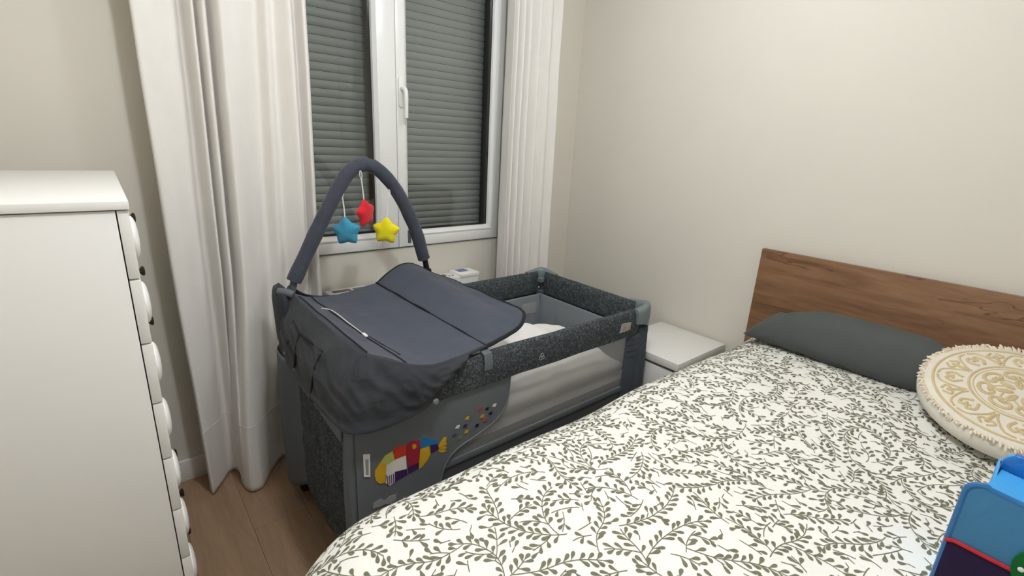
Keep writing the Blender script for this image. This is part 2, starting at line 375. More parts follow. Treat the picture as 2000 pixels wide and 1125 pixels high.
curtain('curtain', 'narrow white gathered curtain hanging in the corner right of the window',
        [(.006, foldline(-.622, -.29, 13, -.11, .036, 5)), (.7, foldline(-.634, -.278, 13, -.11, .036, 5)), (H-.002, foldline(-.624, -.298, 13, -.11, .032, 5))], 150, .29, (-.45, -.1, 0))

# ------------------------------------------------------------------ heater under the window
rd = thing('panel_heater', (-1.1, .03, .12), 'white wall panel heater with slotted top and blue display under the window', 'heater')
box_obj('heater_body', 'white_lam', (-1.555, -.755, -.085, .02, .14, .722), rd, .006)
box_obj('wall_bracket', 'white_lam', (-1.35, -.9, .021, .0355, .25, .6), rd, .002)
x = -1.53
while x < -.93:
    wdt = .045 if int((x+1.53)*10) % 2 else .085
    MB().box(x, x+wdt, -.040, -.008, .7222, .7230).obj('air_slot', 'grille', rd); x += wdt+.012
cp = MB().box(-.875, -.75, -.088, .022, .712, .734).obj('control_panel', 'pad', rd, .004)
MB().box(-.852, -.795, -.045, .005, .7342, .7355).obj('display', 'display', cp, label='blue display')
for xx in (-.92, -.90): MB().lathe([(.006, 0), (.006, .002)], (xx, -.05, .7222), 'z', 10).obj('button', 'grille', cp)

# ------------------------------------------------------------------ chest of drawers
DX, DY0, DY1, DZ = -2.233, -1.02, -.29, 1.28
dr = thing('chest_of_drawers', (-2.5, -.65, 0), 'tall white chest of drawers seen from its side, bronze knobs', 'chest of drawers')
box_obj('top_board', 'white_lam', (-2.74, DX+.002, DY0-.004, DY1+.004, DZ-.016, DZ), dr, .0015)
box_obj('side_panel', 'white_lam', (-2.735, -2.2525, DY0, DY0+.018, 0, DZ-.018), dr, .001)
box_obj('side_panel', 'white_lam', (-2.735, -2.2525, DY1-.018, DY1, 0, DZ-.018), dr, .001)
box_obj('back_panel', 'white_lam', (-2.735, -2.727, DY0+.018, DY1-.018, .03, DZ-.018), dr, .001)
box_obj('carcass', 'gap', (-2.72, -2.258, DY0+.019, DY1-.019, .05, DZ-.02), dr, 0)
box_obj('plinth', 'white_lam', (-2.27, -2.2525, DY0+.018, DY1-.018, 0, .065), dr, .001)
zt = 1.262; pitch = .132
for k in range(9):
    z1 = zt-k*pitch; z0 = z1-pitch+.0035; zc = (z0+z1)/2
    d = box_obj('drawer', 'white_lam', (-2.2505, DX, DY0+.0005, DY1-.0005, z0, z1), dr, .0012)
    MB().lathe([(.004, 0), (.0042, .006), (.0055, .009), (.0115, .0135), (.0125, .0165), (.010, .019), (.004, .020)], (DX, -.675, zc), 'x', 16).obj('knob', 'bronze', d, label='dark bronze knob')
    MB().lathe([(.041, 0), (.042, .003), (.038, .006), (.030, .0085), (.016, .010), (.003, .0105)], (DX, -.963, zc+.004), 'x', 28).obj('safety_catch', 'pad', d, label='round white safety catch')

# ------------------------------------------------------------------ bedside table
nt = thing('nightstand', (-.22, -.965, 0), 'low white bedside table between the travel cot and the bed', 'nightstand')
nx0, nx1, ny0, ny1, nz = -.434, -.018, -1.147, -.779, .517
box_obj('table_top', 'white_lam', (nx0, nx1, ny0, ny1, nz-.036, nz), nt, .0015)
box_obj('side_panel', 'white_lam', (nx0+.012, nx1, ny0+.002, ny0+.02, .0, nz-.0365), nt, .001)
box_obj('side_panel', 'white_lam', (nx0+.012, nx1, ny1-.02, ny1-.002, .0, nz-.0365), nt, .001)
box_obj('back_panel', 'white_lam', (nx1-.01, nx1, ny0+.021, ny1-.021, .02, nz-.0365), nt, .001)
box_obj('carcass', 'white_lam', (nx0+.03, nx1-.012, ny0+.021, ny1-.021, .05, nz-.06), nt, .001)
for z0, z1 in ((.06, .262), (.266, nz-.052)):
    d = box_obj('drawer', 'white_lam', (nx0+.004, nx0+.022, ny0+.003, ny1-.003, z0, z1), nt, .001)

# ================================================================== TRAVEL COT
ct = thing('travel_cot', (-1.17, -.655, 0), 'grey travel cot with mottled rails, netting sides and a patchwork fish print', 'travel cot')
X0, X1, Y0, Y1 = -1.82, -.515, -1.0, -.33
def rail(p0, p1, nrm, name='rail'):
    # padded band, cross-section in (nrm, z)
    prof = [(-.022, .655), (-.024, .70), (-.022, .74), (-.012, .760), (0, .766), (.013, .762), (.023, .742), (.026, .70), (.022, .655)]
    p0, p1, nrm = Vector(p0), Vector(p1), Vector(nrm); rows = []
    for k in range(41):
        t = k/40; c = p0.lerp(p1, t); e = min(1, min(t, 1-t)*12+.55)
        rows.append([(c.x+nrm.x*a*e+.002*ns(c.x*14, c.y*14, z*9), c.y+nrm.y*a*e+.002*ns(c.y*14, c.x*14, z*9+5), z+.003*ns(c.x*6, c.y*6, 2)) for a, z in prof])
    mb = MB().grid(rows); n = len(prof)
    mb.f.append(tuple(range(n))); mb.f.append(tuple(40*n+i for i in range(n))[::-1])
    for k in range(40): mb.f.append((k*n, k*n+n-1, (k+1)*n+n-1, (k+1)*n))
    return mb.obj(name, 'mottled', ct, label='dark mottled padded rail')
rf = rail((-1.80, Y0, 0), (-.575, Y0, 0), (0, -1, 0)); rail((-1.80, Y1, 0), (-.548, Y1, 0), (0, 1, 0))
rr_ = rail((X1, -.945, 0), (X1, -.362, 0), (1, 0, 0)); rail((X0, -.95, 0), (X0, -.40, 0), (-1, 0, 0))
# corner caps
def corner(cx, cy, sx, sy):
    r = .062; out = [(cx-sx*.125, cy), (cx-sx*.09, cy)]
    for k in range(9):
        a = pi/2*k/8; out.append((cx-sx*r+sx*r*sin(a), cy-sy*r+sy*r*cos(a)))
    out += [(cx, cy-sy*.09), (cx, cy-sy*.125)]
    n = len(out); prof = [(0, .668), (.003, .72), (.002, .765), (-.006, .781), (-.018, .784), (-.028, .778), (-.032, .765), (-.034, .735), (-.02, .70), (-.012, .668)]
    rows = []
    for k, (a, bb) in enumerate(out):
        p = Vector((out[max(0, k-1)][0], out[max(0, k-1)][1], 0)); q = Vector((out[min(n-1, k+1)][0], out[min(n-1, k+1)][1], 0)); d = (q-p).normalized(); nn = Vector((d.y, -d.x, 0))
        if nn.x*sx+nn.y*sy < 0: nn = -nn
        e = 1-.5*abs(k-(n-1)/2)/((n-1)/2)
        lift = -.016*(abs(k-(n-1)/2)/((n-1)/2))**2
        rows.append([(a+nn.x*o, bb+nn.y*o, z+lift if z > .74 else z+(.035*(1-e)*2 if z < .7 else 0)) for o, z in prof])
    mb = MB().grid(rows, False, True); m = len(prof); mb.f.append(tuple(range(m))); mb.f.append(tuple((n-1)*m+i for i in range(m))[::-1])
    # web closing the inside of the corner
    web = [(a, bb) for a, bb in out[2:11]]+[(cx-sx*.075, cy-sy*.075)]
    mb.prism(web, lambda p, q, d: (p, q, d), .715, .735)
    return mb.obj('corner_cap', 'cap', ct, angle=50, label='grey-green plastic corner cap')
corner(-.485, -1.03, 1, -1); corner(-.485, -.30, 1, 1)
# corner posts wrapped in fabric
def post(cx, cy, sx, sy, foot, pmat='post'):
    rows = []
    for k in range(33):
        t = k/32; z = .09+t*(.668-.09); ru = .0022*sin(z*210)*max(0, min(1, (z-.52)/.05)) if sx > 0 and sy < 0 else 0
        fl_ = .012*sin(pi*min(1, (1-t)*1.0))
        w1, w2 = (.058, .05); row = []
        for (a, bb) in ((-1, -1), (-.6, -1.12), (.6, -1.12), (1, -1), (1.1, -.5), (1.1, .5), (1, 1), (.6, 1.1), (-.6, 1.1), (-1, 1), (-1.08, .5), (-1.08, -.5)):
            ex = a*w1*.5+(fl_ if a*sx > .5 else 0)*sx+(ru if bb < 0 else 0); ey = bb*w2*.5+(ru if bb < -.9 else 0)
            row.append((cx+ex, cy+ey, z))
        rows.append(row)
    mb = MB().grid(rows, False, True); m = 12; mb.f.append(tuple(range(m))[::-1]); mb.f.append(tuple(32*m+i for i in range(m)))
    p = mb.obj('corner_post', pmat, ct, angle=70)
    MB().lathe([(.020, 0), (.024, .012), (.022, .05), (.018, .095)], (foot[0], foot[1], 0), 'z', 16).obj('foot', 'black', p)
post(-.525, -.985, 1, -1, (-.53, -.975)); post(-.525, -.345, 1, 1, (-.53, -.355))
post(-1.812, -.975, -1, -1, (-1.80, -.965), 'grey'); post(-1.806, -.35, -1, 1, (-1.797, -.345), 'grey')
# ruched dark panel beside the right front post
rows = []
for k in range(61):
    z = .08+k/60*.57; row = []
    for j in range(13):
        xx = -.645+j/12*.10; am = max(0, min(1, (z-.50)/.06))*(.5+.5*sin(pi*min(1, max(0, (j-1)/7))))
        row.append((xx, Y0-.008-.0035*am*sin(z*230+ns(xx*30, z*8)*2.2)-.006*sin(pi*j/12), z))
    rows.append(row)
MB().slab(rows, .002).obj('ruched_panel', 'post', ct, angle=180)
# front printed panel, with the cut-out edge of the netting window
def sheet_poly(name, m, poly, y, parent=ct, t=.003, **k): return MB().prism(poly, lambda p, q, d: (p, d, q), y, y+t).obj(name, m, parent, smooth=False, **k)
curve = [tuple(p[:2]) for p in cat([(-1.288, .655, 0), (-1.290, .60, 0), (-1.302, .545, 0), (-1.345, .500, 0), (-1.42, .473, 0), (-1.497, .452, 0), (-1.54, .415, 0), (-1.562, .35, 0), (-1.57, .25, 0), (-1.57, .07, 0)], 34)]
pan = sheet_poly('printed_panel', 'grey', [(-1.835, .07), (-1.835, .66)]+curve, Y0-.012)
wl = [p for p in curve if p[1] >= .41]
sheet_poly('netting_window', 'net', wl+[(-1.545, .41), (-.64, .41), (-.64, .655)], Y0-.006, t=.0012, label='pale see-through netting')
sheet_poly('lower_netting', 'net_dark', [p for p in curve if p[1] < .40]+[(-.64, .07), (-.64, .39), (-1.55, .39)], Y0-.006, t=.0012)
b = MB(); b.box(-1.548, -.64, Y0-.010, Y0-.003, .388, .414); b.obj('netting_trim', 'grey', ct, .002)
MB().tube([(a, Y0-.013, c) for a, c in curve], .0028, 6).obj('panel_binding', 'grey', ct)
# other sides
box_obj('end_panel', 'grey', (X1-.004, X1+.004, -.96, -.37, .07, .66), ct, .001)
box_obj('back_panel', 'grey', (-1.78, -.55, Y1+.0, Y1+.006, .07, .66), ct, .001)
box_obj('end_panel', 'grey', (X0-.010, X0-.002, -.95, -.38, .17, .66), ct, .001)
box_obj('base_board', 'grey', (-1.79, -.55, -.975, -.36, .15, .175), ct, .004)
# inner liner
b = MB(); rows = []
for k in range(25):
    z = .42+k/24*.236; q_ = sin(pi*k/24); rows.append([(-.556-q_*(.012+.008*ns(j*.5, k*.05)), -.965+j/40*.595, z) for j in range(41)])
b.slab(rows, .003); b.obj('inner_liner', 'grey_in', ct, angle=180)
b = MB(); rows = []
for k in range(25):
    z = .42+k/24*.236; q_ = sin(pi*k/24); rows.append([(-1.78+j/60*1.225, -.372-q_*(.012+.008*ns(j*.5, k*.05, 4)), z) for j in range(61)])
b.slab(rows, .003); b.obj('inner_liner', 'grey_in', ct, angle=180)
box_obj('bassinet_base', 'grey', (-1.78, -.55, -.975, -.36, .40, .425), ct, .004)
sheet = MB().box(-.70, -.60, -.3945, -.3935, .565, .625).obj('liner_window', 'net', ct)
# pocket on the left end
rows = []
for k in range(25):
    z = .165+k/24*.44; bl = .014+.016*(1-k/24)**.7*(1-.8*(1-k/24)**6)
    rows.append([(X0-.012-bl*sin(pi*j/24)**.6-.005*ns(j*.35, k*.35, 9), -.945+j/24*.435, z-.02*(j/24)*(k == 24)) for j in range(25)])
pk = MB().slab(rows, -.002).obj('side_pocket', 'mottled', ct, angle=180, label='mottled pocket on the cot end')
MB().tube([tuple(r) for r in rows[-1]], .004, 6).obj('pocket_piping', 'piping', pk)
rows = []
for k in range(29):
    zz_ = k/28; bu = .5+.5*sin(pi*min(1, (k/28)*.75+.18)); q_ = []
    for j in range(17):
        a = j/16; px = np.interp(a, [0, .2, .35, .6, 1], [-1.785, -1.825, -1.842, -1.848, -1.832]); py = np.interp(a, [0, .2, .35, .6, 1], [-.306, -.310, -.345, -.43, -.535])
        q_.append((px-.022*bu*sin(pi*min(1, a*1.1)), py+.012*bu*(1-a), (.065+.10*a*a)+zz_*(.645-(.065+.10*a*a))))
    rows.append(q_)
MB().slab(rows, .003).obj('corner_wrap', 'grey', ct, angle=180)
b = MB(); strap = [(-.945, .575), (-.945, .66), (-.40, .66), (-.40, .60), (-.52, .60)]
b.prism(strap, lambda p, q, d: (d, p, q), X0-.03, X0-.026); b.obj('end_band', 'grey', ct, smooth=False)
# rail trimmings
bd = MB().prism([(-.722, .688), (-.655, .690), (-.652, .722), (-.712, .726)], lambda p, q, d: (p, d, q), Y0-.0285, Y0-.024).obj('badge', 'badge', rf, label='small woven brand patch')
b = MB()
for (a, z, r) in ((-1.157, .702, .0065), (-1.163, .692, .0065), (-1.152, .692, .006)):
    b.tube([(a+r*cos(2*pi*k/14), Y0-.0270, z+r*1.1*sin(2*pi*k/14)) for k in range(14)], .0013, 6, closed=True)
b.obj('emblem', 'print_g', rf, label='small pale ring emblem')
b = MB(); rows = [[(-1.412+.032*j, yy, zz) for j in (0, 1)] for yy, zz in ((Y0-.027, .712), (Y0-.029, .735), (Y0-.022, .764), (Y0, .771), (Y0+.02, .766))]
b.slab(rows, .003); b.obj('rail_clip', 'webbing', rf)
tg = sheet_poly('care_tag', 'strap', [(-1.815, .489), (-1.815, .563), (-1.795, .556), (-1.797, .481)], Y0-.0150, pan, .002)
sheet_poly('tag_print', 'print_g', [(-1.810, .495), (-1.810, .545), (-1.800, .541), (-1.802, .489)], Y0-.0156, pan, .0008)
# the print on the front panel
FISH = {
'y': [[(-1.781, .495), (-1.763, .515), (-1.746, .497), (-1.749, .47), (-1.751, .439), (-1.769, .443), (-1.779, .457), (-1.783, .478)],
      [(-1.635, .505), (-1.604, .504), (-1.599, .474), (-1.61, .456), (-1.63, .439), (-1.641, .436)],
      [(-1.572, .491), (-1.551, .514), (-1.541, .511), (-1.542, .5), (-1.569, .486)], [(-1.57, .486), (-1.545, .497), (-1.541, .49), (-1.542, .484), (-1.569, .481)],
      [(-1.569, .48), (-1.544, .479), (-1.541, .473), (-1.544, .469), (-1.57, .475)], [(-1.57, .474), (-1.546, .467), (-1.541, .46), (-1.556, .46), (-1.571, .47)]],
'l': [[(-1.763, .515), (-1.75, .53), (-1.726, .536), (-1.72, .503), (-1.746, .497)]],
'r': [[(-1.725, .536), (-1.716, .544), (-1.681, .54), (-1.682, .504), (-1.719, .505)]],
'w': [[(-1.746, .497), (-1.72, .503), (-1.684, .504), (-1.682, .456), (-1.721, .463), (-1.746, .459), (-1.749, .47)], [(-1.746, .459), (-1.721, .463), (-1.722, .428), (-1.737, .421), (-1.75, .436)]],
'p': [[(-1.721, .463), (-1.682, .455), (-1.68, .435), (-1.722, .428)], [(-1.677, .459), (-1.64, .458), (-1.642, .44), (-1.676, .435)], [(-1.599, .506), (-1.573, .499), (-1.571, .479), (-1.597, .475)]],
'c': [[(-1.68, .539), (-1.664, .546), (-1.637, .537), (-1.636, .504), (-1.642, .461), (-1.677, .459), (-1.681, .501)]],
'b': [[(-1.634, .522), (-1.626, .54), (-1.608, .537), (-1.601, .523), (-1.575, .513), (-1.575, .5), (-1.608, .506), (-1.633, .507)]]}
for c, polys in FISH.items():
    for p in polys: sheet_poly('fish_patch', 'print_'+c, p, Y0-.0138, pan, .0014)
for k in range(4):
    a = -1.7455+k*.0062; sheet_poly('fish_stripe', 'print_p', [(a, .425+.001*k), (a+.0026, .425+.001*k), (a+.0026, .459), (a, .457)], Y0-.0142, pan, .0004)
sheet_poly('fish_flower', 'print_y', [(-1.662, .531), (-1.656, .533), (-1.649, .527), (-1.649, .518), (-1.656, .514), (-1.662, .52)], Y0-.0142, pan, .0004)
for c, a, z in [('w', -1.5, .532), ('r', -1.412, .566), ('d', -1.383, .558), ('w', -1.352, .561), ('y', -1.463, .551), ('d', -1.368, .535), ('y', -1.402, .536), ('r', -1.39, .517), ('p', -1.471, .525), ('d', -1.423, .509), ('y', -1.465, .501), ('k', -1.51, .506), ('o', -1.491, .488)]:
    r = .009; sheet_poly('confetti_patch', 'print_'+c, [(a-r, z-r*.2), (a-r*.3, z+r*.7), (a+r, z+r*.5), (a+r*.5, z-r*.7)], Y0-.0138, pan, .0014)
sheet_poly('cloud_print', 'print_g', [(-1.792, .368), (-1.79, .385), (-1.767, .39), (-1.755, .376), (-1.738, .385), (-1.718, .382), (-1.718, .364), (-1.735, .354), (-1.755, .365), (-1.768, .363)], Y0-.0138, pan, .0014)
sheet_poly('sail_print', 'print_g', [(-1.711, .326), (-1.694, .361), (-1.677, .339), (-1.652, .337), (-1.667, .326), (-1.69, .342), (-1.702, .323)], Y0-.0138, pan, .0014)
sheet_poly('red_print', 'print_c', [(-1.651, .332), (-1.638, .333), (-1.608, .327), (-1.616, .319), (-1.642, .325)], Y0-.0138, pan, .0014)

# bedding in the cot
def puff(x0, x1, y0, y1, hf, zb, nx=50, ny=30):
    rows = [[(x0+(x1-x0)*i/(nx-1), y0+(y1-y0)*j/(ny-1), hf(x0+(x1-x0)*i/(nx-1), y0+(y1-y0)*j/(ny-1), i/(nx-1), j/(ny-1))) for j in range(ny)] for i in range(nx)]
    mb = MB().grid(rows); n = len(mb.v); ring = [i*ny for i in range(nx)]+[(nx-1)*ny+j for j in range(1, ny)]+[i*ny+ny-1 for i in range(nx-2, -1, -1)]+[j for j in range(ny-2, 0, -1)]
    mb.v += [(mb.v[q][0], mb.v[q][1], zb) for q in ring]
    for k in range(len(ring)): mb.f.append((ring[k], n+k, n+(k+1) % len(ring), ring[(k+1) % len(ring)]))
    mb.f.append(tuple(n+k for k in range(len(ring)))); return mb
cm = puff(-1.77, -.555, -.975, -.365, lambda x, y, u, v: .475-.02*((2*u-1)**8+(2*v-1)**8), .426).obj('cot_mattress', 'white_cloth', angle=60)
tag(cm, 'thin white mattress lying inside the travel cot', 'mattress')
def bl(x, y, u, v):
    e = (1-abs(2*u-1)**14)*(1-max(0, 2*v-1)**4)
    return .478+e*(.072+.085*math.exp(-((x+.93)/.30)**2-((y+.66)/.16)**2)+.020*ns(x*7, y*9, 1)+.012*ns(x*17, y*17, 2))
ck = puff(-1.56, -.60, -.985, -.42, bl, .477, 70, 46).obj('baby_duvet', 'white_cloth', angle=180)
tag(ck, 'crumpled white baby duvet inside the travel cot', 'duvet')

# ================================================================== CHANGING TOP
cg = thing('changing_top', (-1.48, -.66, .64), 'dark slate fabric changing top laid over the left half of the travel cot', 'changing table')
def sheet(Bk, Fr, nu, nv, sag, seed):
    A = cat(Bk, nu); C = cat(Fr, nu); rows = []
    for i in range(nu):
        row = []
        for j in range(nv):
            v = j/(nv-1); p = A[i]*(1-v)+C[i]*v
            p = p+np.array((0, 0, -sag*sin(pi*v)*sin(pi*min(1, i/(nu-1)*1.0+.0001))+.004*ns(p[0]*9, p[1]*9, seed)+.002*ns(p[0]*25, p[1]*12, seed+3)))
            row.append(p)
        rows.append(row)
    return rows
LB = [(-1.79, -.36, .856), (-1.73, -.335, .824), (-1.66, -.33, .812), (-1.56, -.326, .816), (-1.45, -.325, .832)]
LF = [(-1.79, -1.0, .858), (-1.735, -1.02, .838), (-1.66, -1.03, .803), (-1.57, -1.03, .785), (-1.39, -1.0, .788)]
Lr = sheet(LB, LF, 44, 44, .012, 1)
tp = MB().slab(Lr, -.014).obj('top_panel', 'slate', cg, angle=70)
RB = [(-1.45, -.325, .832), (-1.385, -.325, .880), (-1.325, -.33, .902), (-1.265, -.335, .888), (-1.205, -.35, .852), (-1.165, -.38, .838), (-1.145, -.43, .832)]
RF = [(-1.39, -1.0, .788), (-1.33, -.995, .795), (-1.275, -.985, .802), (-1.225, -.97, .810), (-1.19, -.95, .816), (-1.155, -.915, .825), (-1.143, -.875, .830)]
Rr = sheet(RB, RF, 40, 44, .006, 5)
fp = MB().slab(Rr, -.014).obj('flap_panel', 'slate', cg, angle=70)
edge = [Rr[i][0] for i in range(40)]+[Rr[-1][j] for j in range(1, 44)]+[Rr[i][-1] for i in range(38, -1, -1)]
MB().tube([tuple(p-np.array((0, 0, .006))) for p in edge], .0075, 8).obj('flap_piping', 'piping', fp)
MB().tube([tuple(p+np.array((-.002, 0, .002))) for p in Rr[0]], .0034, 8).obj('fold_piping', 'piping', tp)
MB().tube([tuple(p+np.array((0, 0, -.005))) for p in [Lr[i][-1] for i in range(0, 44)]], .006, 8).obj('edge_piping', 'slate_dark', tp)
seam1 = [Lr[min(43, int(13+j*.13))][j]+np.array((0, 0, .0015)) for j in range(44)]
MB().tube(cat(seam1[::4]+[seam1[-1]], 60), .0028, 6).obj('quilt_seam', 'piping', tp)
MB().tube(cat([Lr[17][18]+np.array((0, 0, .001)), Lr[18][25]+np.array((0, 0, .001)), Lr[20][32]+np.array((0, 0, .001)), Lr[21][38]+np.array((0, 0, .001))], 30), .002, 6).obj('quilt_seam', 'piping', tp)
MB().tube([tuple(p+np.array((.004, 0, .002))) for p in Lr[0][4:]], .0024, 6).obj('edge_seam', 'piping', tp)
zp = cat([(-1.757, -.565, .850), (-1.735, -.61, .850), (-1.73, -.735, .846), (-1.727, -.835, .845)], 30)
zi = MB().tube(zp, .0016, 6).obj('zip', 'strap', tp, label='thin white zip')
MB().box(-1.731, -1.722, -.862, -.835, .842, .847).obj('zip_pull', 'strap', tp, .001)
# skirt
top_p = [(-1.50, -.320, .808), (-1.62, -.322, .806), (-1.72, -.320, .822), (-1.79, -.328, .872), (-1.795, -.42, .856), (-1.795, -.60, .850), (-1.795, -.80, .850), (-1.797, -.95, .857), (-1.785, -1.003, .855), (-1.735, -1.024, .836), (-1.66, -1.033, .803), (-1.59, -1.035, .787), (-1.52, -1.028, .785), (-1.47, -1.02, .785)]
hem_p = [(-1.50, -.288, .70), (-1.62, -.284, .66), (-1.74, -.286, .64), (-1.832, -.305, .640), (-1.852, -.42, .640), (-1.862, -.60, .636), (-1.868, -.80, .640), (-1.866, -.97, .650), (-1.850, -1.040, .655), (-1.775, -1.05, .648), (-1.69, -1.05, .654), (-1.625, -1.048, .672), (-1.565, -1.040, .722), (-1.515, -1.032, .768)]
NP = 220; A = cat(top_p, NP); C = cat(hem_p, NP); rows = []
for i in range(NP):
    d = C[i]-A[i]; tg_ = (A[min(NP-1, i+1)]-A[max(0, i-1)]); nn = np.cross(tg_, d); nn /= np.linalg.norm(nn)+1e-9
    if nn[0]*(A[i][0]+1.3)+nn[1]*(A[i][1]+.66) < 0: nn = -nn
    row = []
    for j in range(37):
        v = j/36; p = A[i]+d*v+nn*(.016*sin(pi*min(1, v*1.15))+(.006*ns(i*.06+v*2.2, v*2.4-i*.012, 3)+.007*(.3-abs(ns(i*.035+v*1.6, v*3.4-i*.075, 8)))*2)*sin(pi*v)**.5)
        row.append(p)
    rows.append(row)
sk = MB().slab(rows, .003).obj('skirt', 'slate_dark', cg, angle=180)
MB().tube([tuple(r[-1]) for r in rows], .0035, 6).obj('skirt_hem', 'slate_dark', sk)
# pocket pleats on the end of the skirt
def on_skirt(yv, v, off=.001):
    i = min(range(68, 152), key=lambda q: abs(rows[q][18][1]-yv)); p = rows[i][int(v*36)]; return (p[0]-off, p[1], p[2])
for a in ([(-.50, .28), (-.60, .34), (-.70, .32), (-.80, .30)], [(-.585, .36), (-.575, .6), (-.56, .95)], [(-.79, .34), (-.765, .6), (-.755, .95)], [(-.50, .32), (-.47, .7)]):
    MB().tube(cat([on_skirt(*q) for q in a], 20), .0042, 6).obj('pocket_slit', 'piping', sk)
for (y, v) in ((-.56, .97), (-.365, .97)): 
    p = on_skirt(y, v, 0); MB().lathe([(.009, 0), (.009, -.003), (.005, -.006)], p, 'x', 14).obj('snap_stud', 'tube_grey', sk)
MB().lathe([(.010, 0), (.010, -.003), (.006, -.007)], (-1.605, -1.052, .678), 'y', 14).obj('snap_stud', 'cap', sk)
# padded sleeve standing up at the back corner, and the frame tube ends
rows2 = []
for k in range(17):
    t = k/16; z = .60+t*.292; s_ = (1-max(0, (t-.75)/.25)**2.2)**.5 if t < 1 else .02; lo = min(1, .45+t*2.2)
    rows2.append([(-1.828+.010*(1-t)+.026*s_*cos(q*pi/8)*lo, -.338+.066*s_*lo*sin(q*pi/8), z) for q in range(16)])
mb = MB().grid(rows2, False, True); mb.f.append(tuple(range(16))[::-1]); mb.f.append(tuple(16*16+i for i in range(16)))
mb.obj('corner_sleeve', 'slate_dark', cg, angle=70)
MB().tube([(-1.838, -.365, .868), (-1.815, -.385, .866), (-1.797, -.40, .858)], .014, 12).obj('frame_tube', 'tube_grey', cg)

# ------------------------------------------------------------------ toy arch with three stars
ar = thing('toy_arch', (-1.5, -.33, .86), 'dark slate padded toy arch standing over the changing top', 'toy arch')
apts = [(-1.774, .888), (-1.697, 1.033), (-1.634, 1.147), (-1.581, 1.236), (-1.54, 1.286), (-1.489, 1.308), (-1.438, 1.294), (-1.375, 1.234), (-1.321, 1.149), (-1.27, 1.039), (-1.239, .936), (-1.231, .912)]
P = cat([(a, -.33, z) for a, z in apts], 70)
MB().tube([tuple(p) for p in P], [.0265+.0022*ns(k*.35, 1)+(-.003 if k in (34, 35) else 0) for k in range(70)], 16).obj('padded_tube', 'arch', ar)
MB().tube([(-1.782, -.33, .852), (-1.772, -.33, .89), (-1.756, -.33, .926)], .013, 12).obj('end_connector', 'tube_grey', ar)
MB().tube([(-1.238, -.33, .938), (-1.226, -.332, .90), (-1.220, -.334, .862)], [.014, .012, .013], 12).obj('end_connector', 'black', ar)
MB().box(-1.236, -1.204, -.352, -.318, .842, .868).obj('clip_foot', 'black', ar, .006)
MB().box(-1.302, -1.286, -.322, -.318, .985, 1.04).obj('fabric_tag', 'tube_grey', ar, .001)
def star_mesh(R, r, T):
    n = 60; rows = []; m = 10
    def rad(a):
        k = ((a/(2*pi)*5) % 1); d = abs(k-.5)*2   # 1 at tip
        return r+(R-r)*d**1.3
    for side in (1, -1):
        rr = []
        for q in range(m+1):
            f = q/m; rr.append([(f*rad(2*pi*k/n)*sin(2*pi*k/n), side*-T*(1-f**2.6)**.6*(.62+.38*(rad(2*pi*k/n)-r)/(R-r)*0+.0), f*rad(2*pi*k/n)*cos(2*pi*k/n)) for k in range(n)])
        rows.append(rr)
    mb = MB(); mb.grid(rows[0], False, True); mb.grid(rows[1], False, True); return mb
def star(label, col, c, ztop, rz, tilt=0):
    t = thing('hanging_star', (c[0], c[1], c[2]), label, 'toy', 'stars hanging from the toy arch', (0, tilt, rz))
    o = star_mesh(.056, .0405, .030).obj('star_body', 'star_'+col, t, local=True, angle=70)
    h = ztop-c[2]; lp = .03
    MB().tube([(0, 0, .050), (.0008, 0, .09 if h > .12 else .07), (0, 0, h-lp)], .0024, 6).obj('ribbon', 'strap', t, local=True)
    MB().tube([(.0065*sin(2*pi*k/16), 0, h-lp/2-lp/2*cos(2*pi*k/16)) for k in range(16)], .0017, 6, closed=True).obj('ribbon_loop', 'strap', t, local=True)
star('teal blue felt star hanging left under the toy arch', 'teal', (-1.573, -.345, 1.060), 1.222, radians(-35), radians(-4))
star('red felt star hanging highest, below the top of the toy arch', 'red', (-1.495, -.345, 1.126), 1.288, radians(32), radians(-8))
star('yellow felt star hanging right under the toy arch', 'yellow', (-1.412, -.345, 1.050), 1.215, radians(-35), radians(5))

# ================================================================== BED
bd_ = thing('bed', (-1.05, -2.04, 0), 'double bed with a plain brown oak headboard against the right wall', 'bed')
BY0, BY1, BX0 = -2.84, -1.24, -2.06
box_obj('headboard', 'oak', (-.045, -.017, BY0, BY1, .12, 1.017), bd_, .001)
box_obj('bed_base', 'white_cloth', (BX0, -.05, BY0+.03, BY1-.03, .13, .33), bd_, .02)
for xx in (BX0+.08, -.2):
    for yy in (BY0+.12, BY1-.12): MB().lathe([(.018, 0), (.024, .13)], (xx, yy, 0), 'z', 14).obj('leg', 'black', bd_)
box_obj('mattress', 'white_cloth', (BX0, -.05, BY0+.03, BY1-.03, .33, .54), bd_, .045, seg=3)
